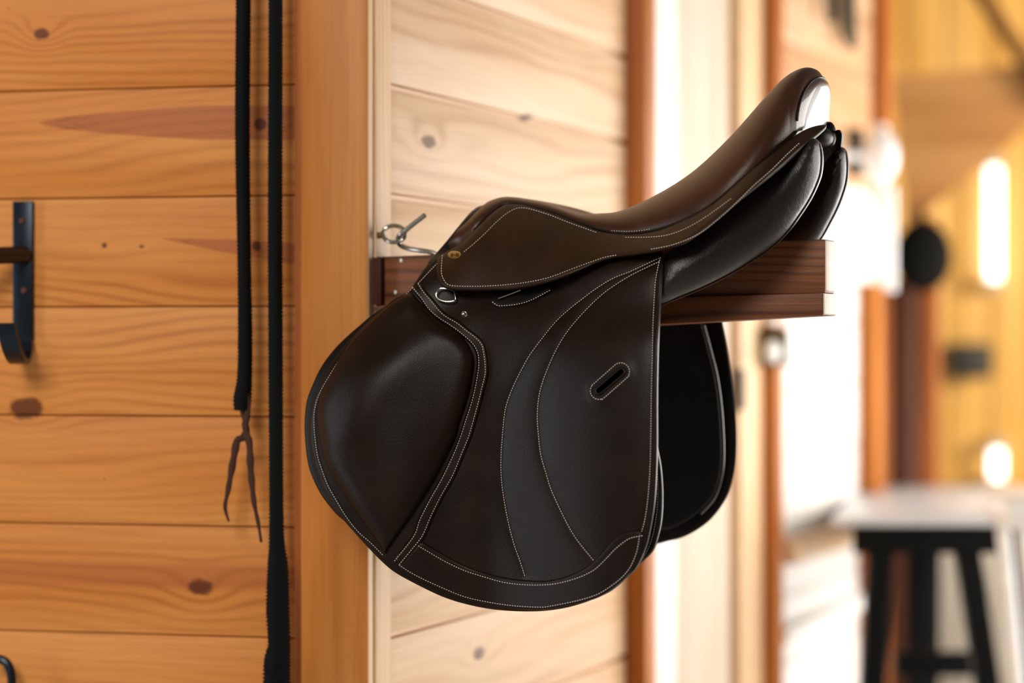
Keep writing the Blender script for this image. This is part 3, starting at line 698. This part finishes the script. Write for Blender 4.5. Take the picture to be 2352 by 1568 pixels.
# staircase box and hand rail, upper right
SWD = wood('brown_stair_boards', lin(190,136,78), lin(172,116,60), lin(128,80,36), boards=False, freq=90, amp=8, seed=4.9, line=.3)
d = 6.6; st = empty('staircase', Matrix.Translation((0, d, 0)), 'boxed-in brown wooden staircase sloping up to the right in the blurred background', 'staircase')
P = [(atd(x, y, d)[0], atd(x, y, d)[2]) for x, y in ((2052,175),(2085,525),(2352,300),(2760,-50),(2760,-250),(2390,145))]
mb = MB(); mb.prism(P, 0, .018); mb.build('side_panel', SWD, st, smooth=False)
mb = MB(); A_, B2 = atd(2215, -60, d), atd(2420, 250, d)
mb.tube([(A_[0], -.03, A_[2]), (B2[0], -.03, B2[2])], .022, 12); mb.build('handrail', plain('brown_rail', lin(120,74,28), .5), st)
# brown posts below the stair, round black bag hung there
d = 5.9
PB = wood('brown_post_wood', lin(176,98,32), lin(150,76,18), lin(80,34,8), along='z', across='x', boards=False, freq=200, amp=10, seed=.3, line=.5)
DB = wood('dark_brown_wood', lin(96,50,20), lin(70,34,12), lin(36,14,6), along='z', across='x', boards=False, freq=200, amp=10, seed=1.3, line=.5)
def post(name, x0, x1, y0, dd, dep, mat, label):
    a = atd(x0, y0, dd); b = atd(x1, y0, dd); mb = MB(); mb.box((a[0], dd, 0), (b[0], dd+dep, a[2]), .006)
    return tag(mb.build(name, mat, None, I4), label, 'post')
post('wooden_post', 1990, 2045, 655, 5.85, .06, PB, 'orange-brown wooden post standing left of the darker post')
post('wooden_post', 2050, 2108, 640, 5.95, .06, DB, 'dark brown wooden post directly under the black bag')
post('wooden_post', 2112, 2160, 500, 6.05, .06, PB, 'orange-brown post right of the dark post, under the stairs')
mb = MB(); c_ = atd(2120, 588, 5.8); mb.ball(c_, .062, (1.15, .5, 1.4), 20); mb.tube([(c_[0], 5.8, c_[2]+.06), (c_[0], 5.86, c_[2]+.12)], .01, 8)
tag(mb.build('hanging_bag', plain('black_cloth', (.006, .0055, .004), .8, spec=.1), None, I4), 'dark rounded bag hanging under the sloping stairs', 'bag')
# wall lamp near the end of the side wall
LM = empty('wall_lamp', M_SIDE, 'white globe wall lamp with black mount near the far end of the side wall', 'lamp')
t_, z_ = sw(1952, 350, 0); mb = MB(); mb.box((t_-.02, 0, z_-.05), (t_+.01, .03, z_+.05), .004); mb.build('mount', plain('black_metal', (.01, .01, .01), .4), LM)
t_, z_ = sw(2022, 360, .1); mb = MB(); mb.ball((t_, .10, z_), .038, (1, 1, 1.5), 20); mb.tube([(t_-.10, .0, z_), (t_, .09, z_)], .01, 8); mb.build('globe', plain('milk_glass', (.9, .88, .86), .2), LM)
t_, z_ = sw(2045, 550, .08); mb = MB(); mb.tube([(t_, .08, z_+.11), (t_, .08, z_-.11)], .013, 14)
tag(mb.build('pipe', plain('white_enamel', (.85, .82, .8), .3), None, M_SIDE), 'short white vertical pipe just below the globe lamp', 'pipe')
# bright vertical tubes and black box on the back wall
EM = emit('lit_tube', (1, .97, .92), 4.0)
LCAP = plain('lamp_cap', (.5, .4, .25), .5)
def tube_lamp(x, y0, y1, label):
    a, b = atd(x, y0, 7.9), atd(x, y1, 7.9); mb = MB(); mb.tube([a, b], .02, 14); o = empty('tube_lamp', Matrix.Identity(4), label, 'lamp')
    mb.build('tube', EM, o)
    for p in (a, b): mb = MB(); mb.box((p[0]-.03, 7.88, p[2]-.02), (p[0]+.03, 7.97, p[2]+.02), .004); mb.build('end_cap', LCAP, o)
tube_lamp(2283, 372, 655, 'tall glowing white tube lamp upright on the yellow back wall')
tube_lamp(2290, 1020, 1110, 'short glowing white tube low on the back wall, above the black table')
a, b = atd(2185, 868, 7.9), atd(2278, 788, 7.9); mb = MB(); mb.box((a[0], 7.86, a[2]), (b[0], 7.97, b[2]), .01)
tag(mb.build('switch_box', plain('dark_box', (.02, .018, .014), .6), None, I4), 'small black box fixed on the yellow back wall', 'box')
# door latch
LT = empty('door_latch', M_SIDE, 'shiny metal latch on the frame right of the cream door, below the rack end', 'latch')
t_, z_ = sw(1748, 790, 0); mb = MB(); mb.box((t_-.012, 0, z_-.04), (t_+.012, .05, z_+.03), .003); mb.build('latch_plate', plain('dark_bronze', (.06, .045, .02), .4, .8), LT)
t_, z_ = sw(1775, 808, .05); mb = MB(); PK = plain('polished_knob', (.95, .93, .88), .25, .2); mb.ball((t_, .05, z_), .014, (1, 1, 1.6)); mb.build('knob', PK, LT); mb = MB(); mb.ball((t_, .05, z_+.055), .011, (1.3, 1, .8)); mb.build('knob', PK, LT)
# hanging tack, top
mb = MB(); t_, z_ = sw(1900, 40, 0)
mb.tube([(t_-.09, .02, z_+.12), (t_-.085, .03, z_+.0), (t_-.09, .03, z_-.02)], .012, 10); mb.tube([(t_+.02, .02, z_+.12), (t_+.04, .03, z_-.03), (t_+.09, .03, z_-.05), (t_+.12, .02, z_+.12)], .012, 10)
tag(mb.build('hanging_strap', plain('olive_webbing', (.09, .07, .04), .8), None, M_SIDE), 'dark olive strap hanging high on the far side wall', 'strap')
# black table
TBL = empty('side_table', Matrix.Translation(atd(2120, 1185, 5.2)[:2]+(0,)), 'tall narrow black table with glossy top in the blurred lower right', 'table')
TL = TBL.location.copy()
BK = plain('black_lacquer', (.003, .003, .003), .6, spec=.1)
TOPM = plain('black_top_painted_sheen', (.6, .61, .63), .3, spec=.8)  # pale base colour stands in for light reflected on the black top
TD, TB_ = 4.5, 5.46
zt_ = EYE-TD*(1186-784)/F
def R_(x, y, z): return (x-TL[0], y-TL[1], z)
xa, xb = atd(1908, 0, TD)[0], atd(2400, 0, TD)[0]
mb = MB(); sk = .19
mb.hexa([R_(xa, TD, zt_-.018), R_(xb, TD, zt_-.018), R_(xb+sk, TB_, zt_-.018), R_(xa+sk, TB_, zt_-.018), R_(xa, TD, zt_), R_(xb, TD, zt_), R_(xb+sk, TB_, zt_), R_(xa+sk, TB_, zt_)], .006); mb.build('table_top', TOPM, TBL)
mb = MB(); mb.hexa([R_(xa+.045, TD+.03, zt_-.072), R_(xb-.04, TD+.03, zt_-.072), R_(xb+sk-.05, TB_-.05, zt_-.072), R_(xa+sk+.05, TB_-.05, zt_-.072), R_(xa+.045, TD+.03, zt_-.019), R_(xb-.04, TD+.03, zt_-.019), R_(xb+sk-.05, TB_-.05, zt_-.019), R_(xa+sk+.05, TB_-.05, zt_-.019)], .004); mb.build('apron', BK, TBL)
for (x1, x2, dd, w) in ((2024, 2004, TD+.06, .023), (2122, 2118, TB_-.1, .034), (2216, 2266, TD+.06, .023), (2316, 2346, TB_-.1, .02)):
    A_ = atd(x1, 1240, dd); k = (x2-x1)/330.; zl_ = 0.0; xe = A_[0]+k*(A_[2])
    mb = MB(); mb.hexa([R_(xe-w, dd-w, 0), R_(xe+w, dd-w, 0), R_(xe+w, dd+w, 0), R_(xe-w, dd+w, 0), R_(A_[0]-w, dd-w, zt_-.04), R_(A_[0]+w, dd-w, zt_-.04), R_(A_[0]+w, dd+w, zt_-.04), R_(A_[0]-w, dd+w, zt_-.04)], .003)
    mb.build('leg', BK, TBL)
zr = EYE-4.95*(1520-784)/F
mb = MB(); mb.box(R_(atd(2000, 0, 4.95)[0]+.05, 4.95, zr-.03), R_(atd(2290, 0, 4.95)[0], 4.98, zr+.02), .003); mb.build('stretcher', BK, TBL)
# white stool at the right edge
WS = empty('stool', Matrix.Translation((atd(2352, 0, 4.1)[0], 4.1, 0)), 'white stool cut off by the right edge in front of the black table', 'stool')
WL = WS.location; WM = plain('white_gloss', (.85, .84, .82), .35)
zq = EYE-4.1*(1150-784)/F; xs0 = atd(2312, 0, 4.1)[0]-WL[0]
mb = MB(); mb.box((xs0, -.02, zq-.05), (xs0+.32, .22, zq), .014); mb.build('seat', WM, WS)
for sx, sy in ((.03, 0), (.29, 0), (.03, .18), (.29, .18)):
    e = -.0 if sx > .1 else .0
    mb = MB(); mb.tube([(xs0+sx, sy+.01, zq-.04), (xs0+sx+(.08 if sx < .1 else .02), sy+.01, 0)], .012, 10); mb.build('leg', WM, WS)

# ------------------------------------------------------------------ light
def area(name, locn, target, sx, sy, power, col):
    l = bpy.data.lights.new(name, 'AREA'); l.shape = 'RECTANGLE'; l.size = sx; l.size_y = sy; l.energy = power; l.color = col
    o = bpy.data.objects.new(name, l); link(o); o.location = locn
    o.rotation_euler = (Vector(target)-Vector(locn)).to_track_quat('-Z', 'Y').to_euler(); return o
area('assumed_daylight_right', (2.2, 4.9, 1.0), (.5, 4.3, .95), 1.5, 1.6, 64, (1, .97, .94))  # assumed daylight from the right, a bare area light with no doorway built
area('assumed_daylight_front', (-1.3, -.6, 3.0), (-.3, 2.9, 1.05), 1.3, 1.3, 98, (1, .94, .86))  # assumed light from upper left behind the camera, no window built
area('added_light_left', (-2.3, 2.45, 1.1), (0, 2.6, 1.0), .4, 1.2, 15, (.86, .93, 1))  # added cool light for the knee block edge highlight, no window built
area('side_wall_fill', (2.6, 3.1, 1.3), (0, 3.1, 1.1), 1.2, 1.4, 44, (1, .95, .88))  # added fill light, brightens the near side wall and saddle from the right
area('added_warm_light_back', (3.0, 5.9, 1.5), (1.7, 8, 1.5), .8, .8, 85, (1, .88, .68))  # added unseen light, warms and brightens the back wall and staircase
w = bpy.data.worlds.new('w'); SC.world = w; w.use_nodes = True
bg = w.node_tree.nodes['Background']; bg.inputs[0].default_value = (1, .94, .87, 1); bg.inputs[1].default_value = .14

# ------------------------------------------------------------------ camera
cam = bpy.data.cameras.new('camera'); co = bpy.data.objects.new('camera', cam); link(co)
cam.sensor_width = 36; cam.lens = F/2352*36; co.location = (0, 0, EYE); co.rotation_euler = (math.pi/2, 0, 0)
cam.dof.use_dof = True; cam.dof.focus_distance = 2.66; cam.dof.aperture_fstop = 2.0; cam.clip_start = .05
SC.camera = co
SC.view_settings.view_transform = 'Standard'; SC.view_settings.look = 'None'; SC.view_settings.exposure = 0; SC.view_settings.gamma = 1
SC.view_settings.use_curve_mapping = False
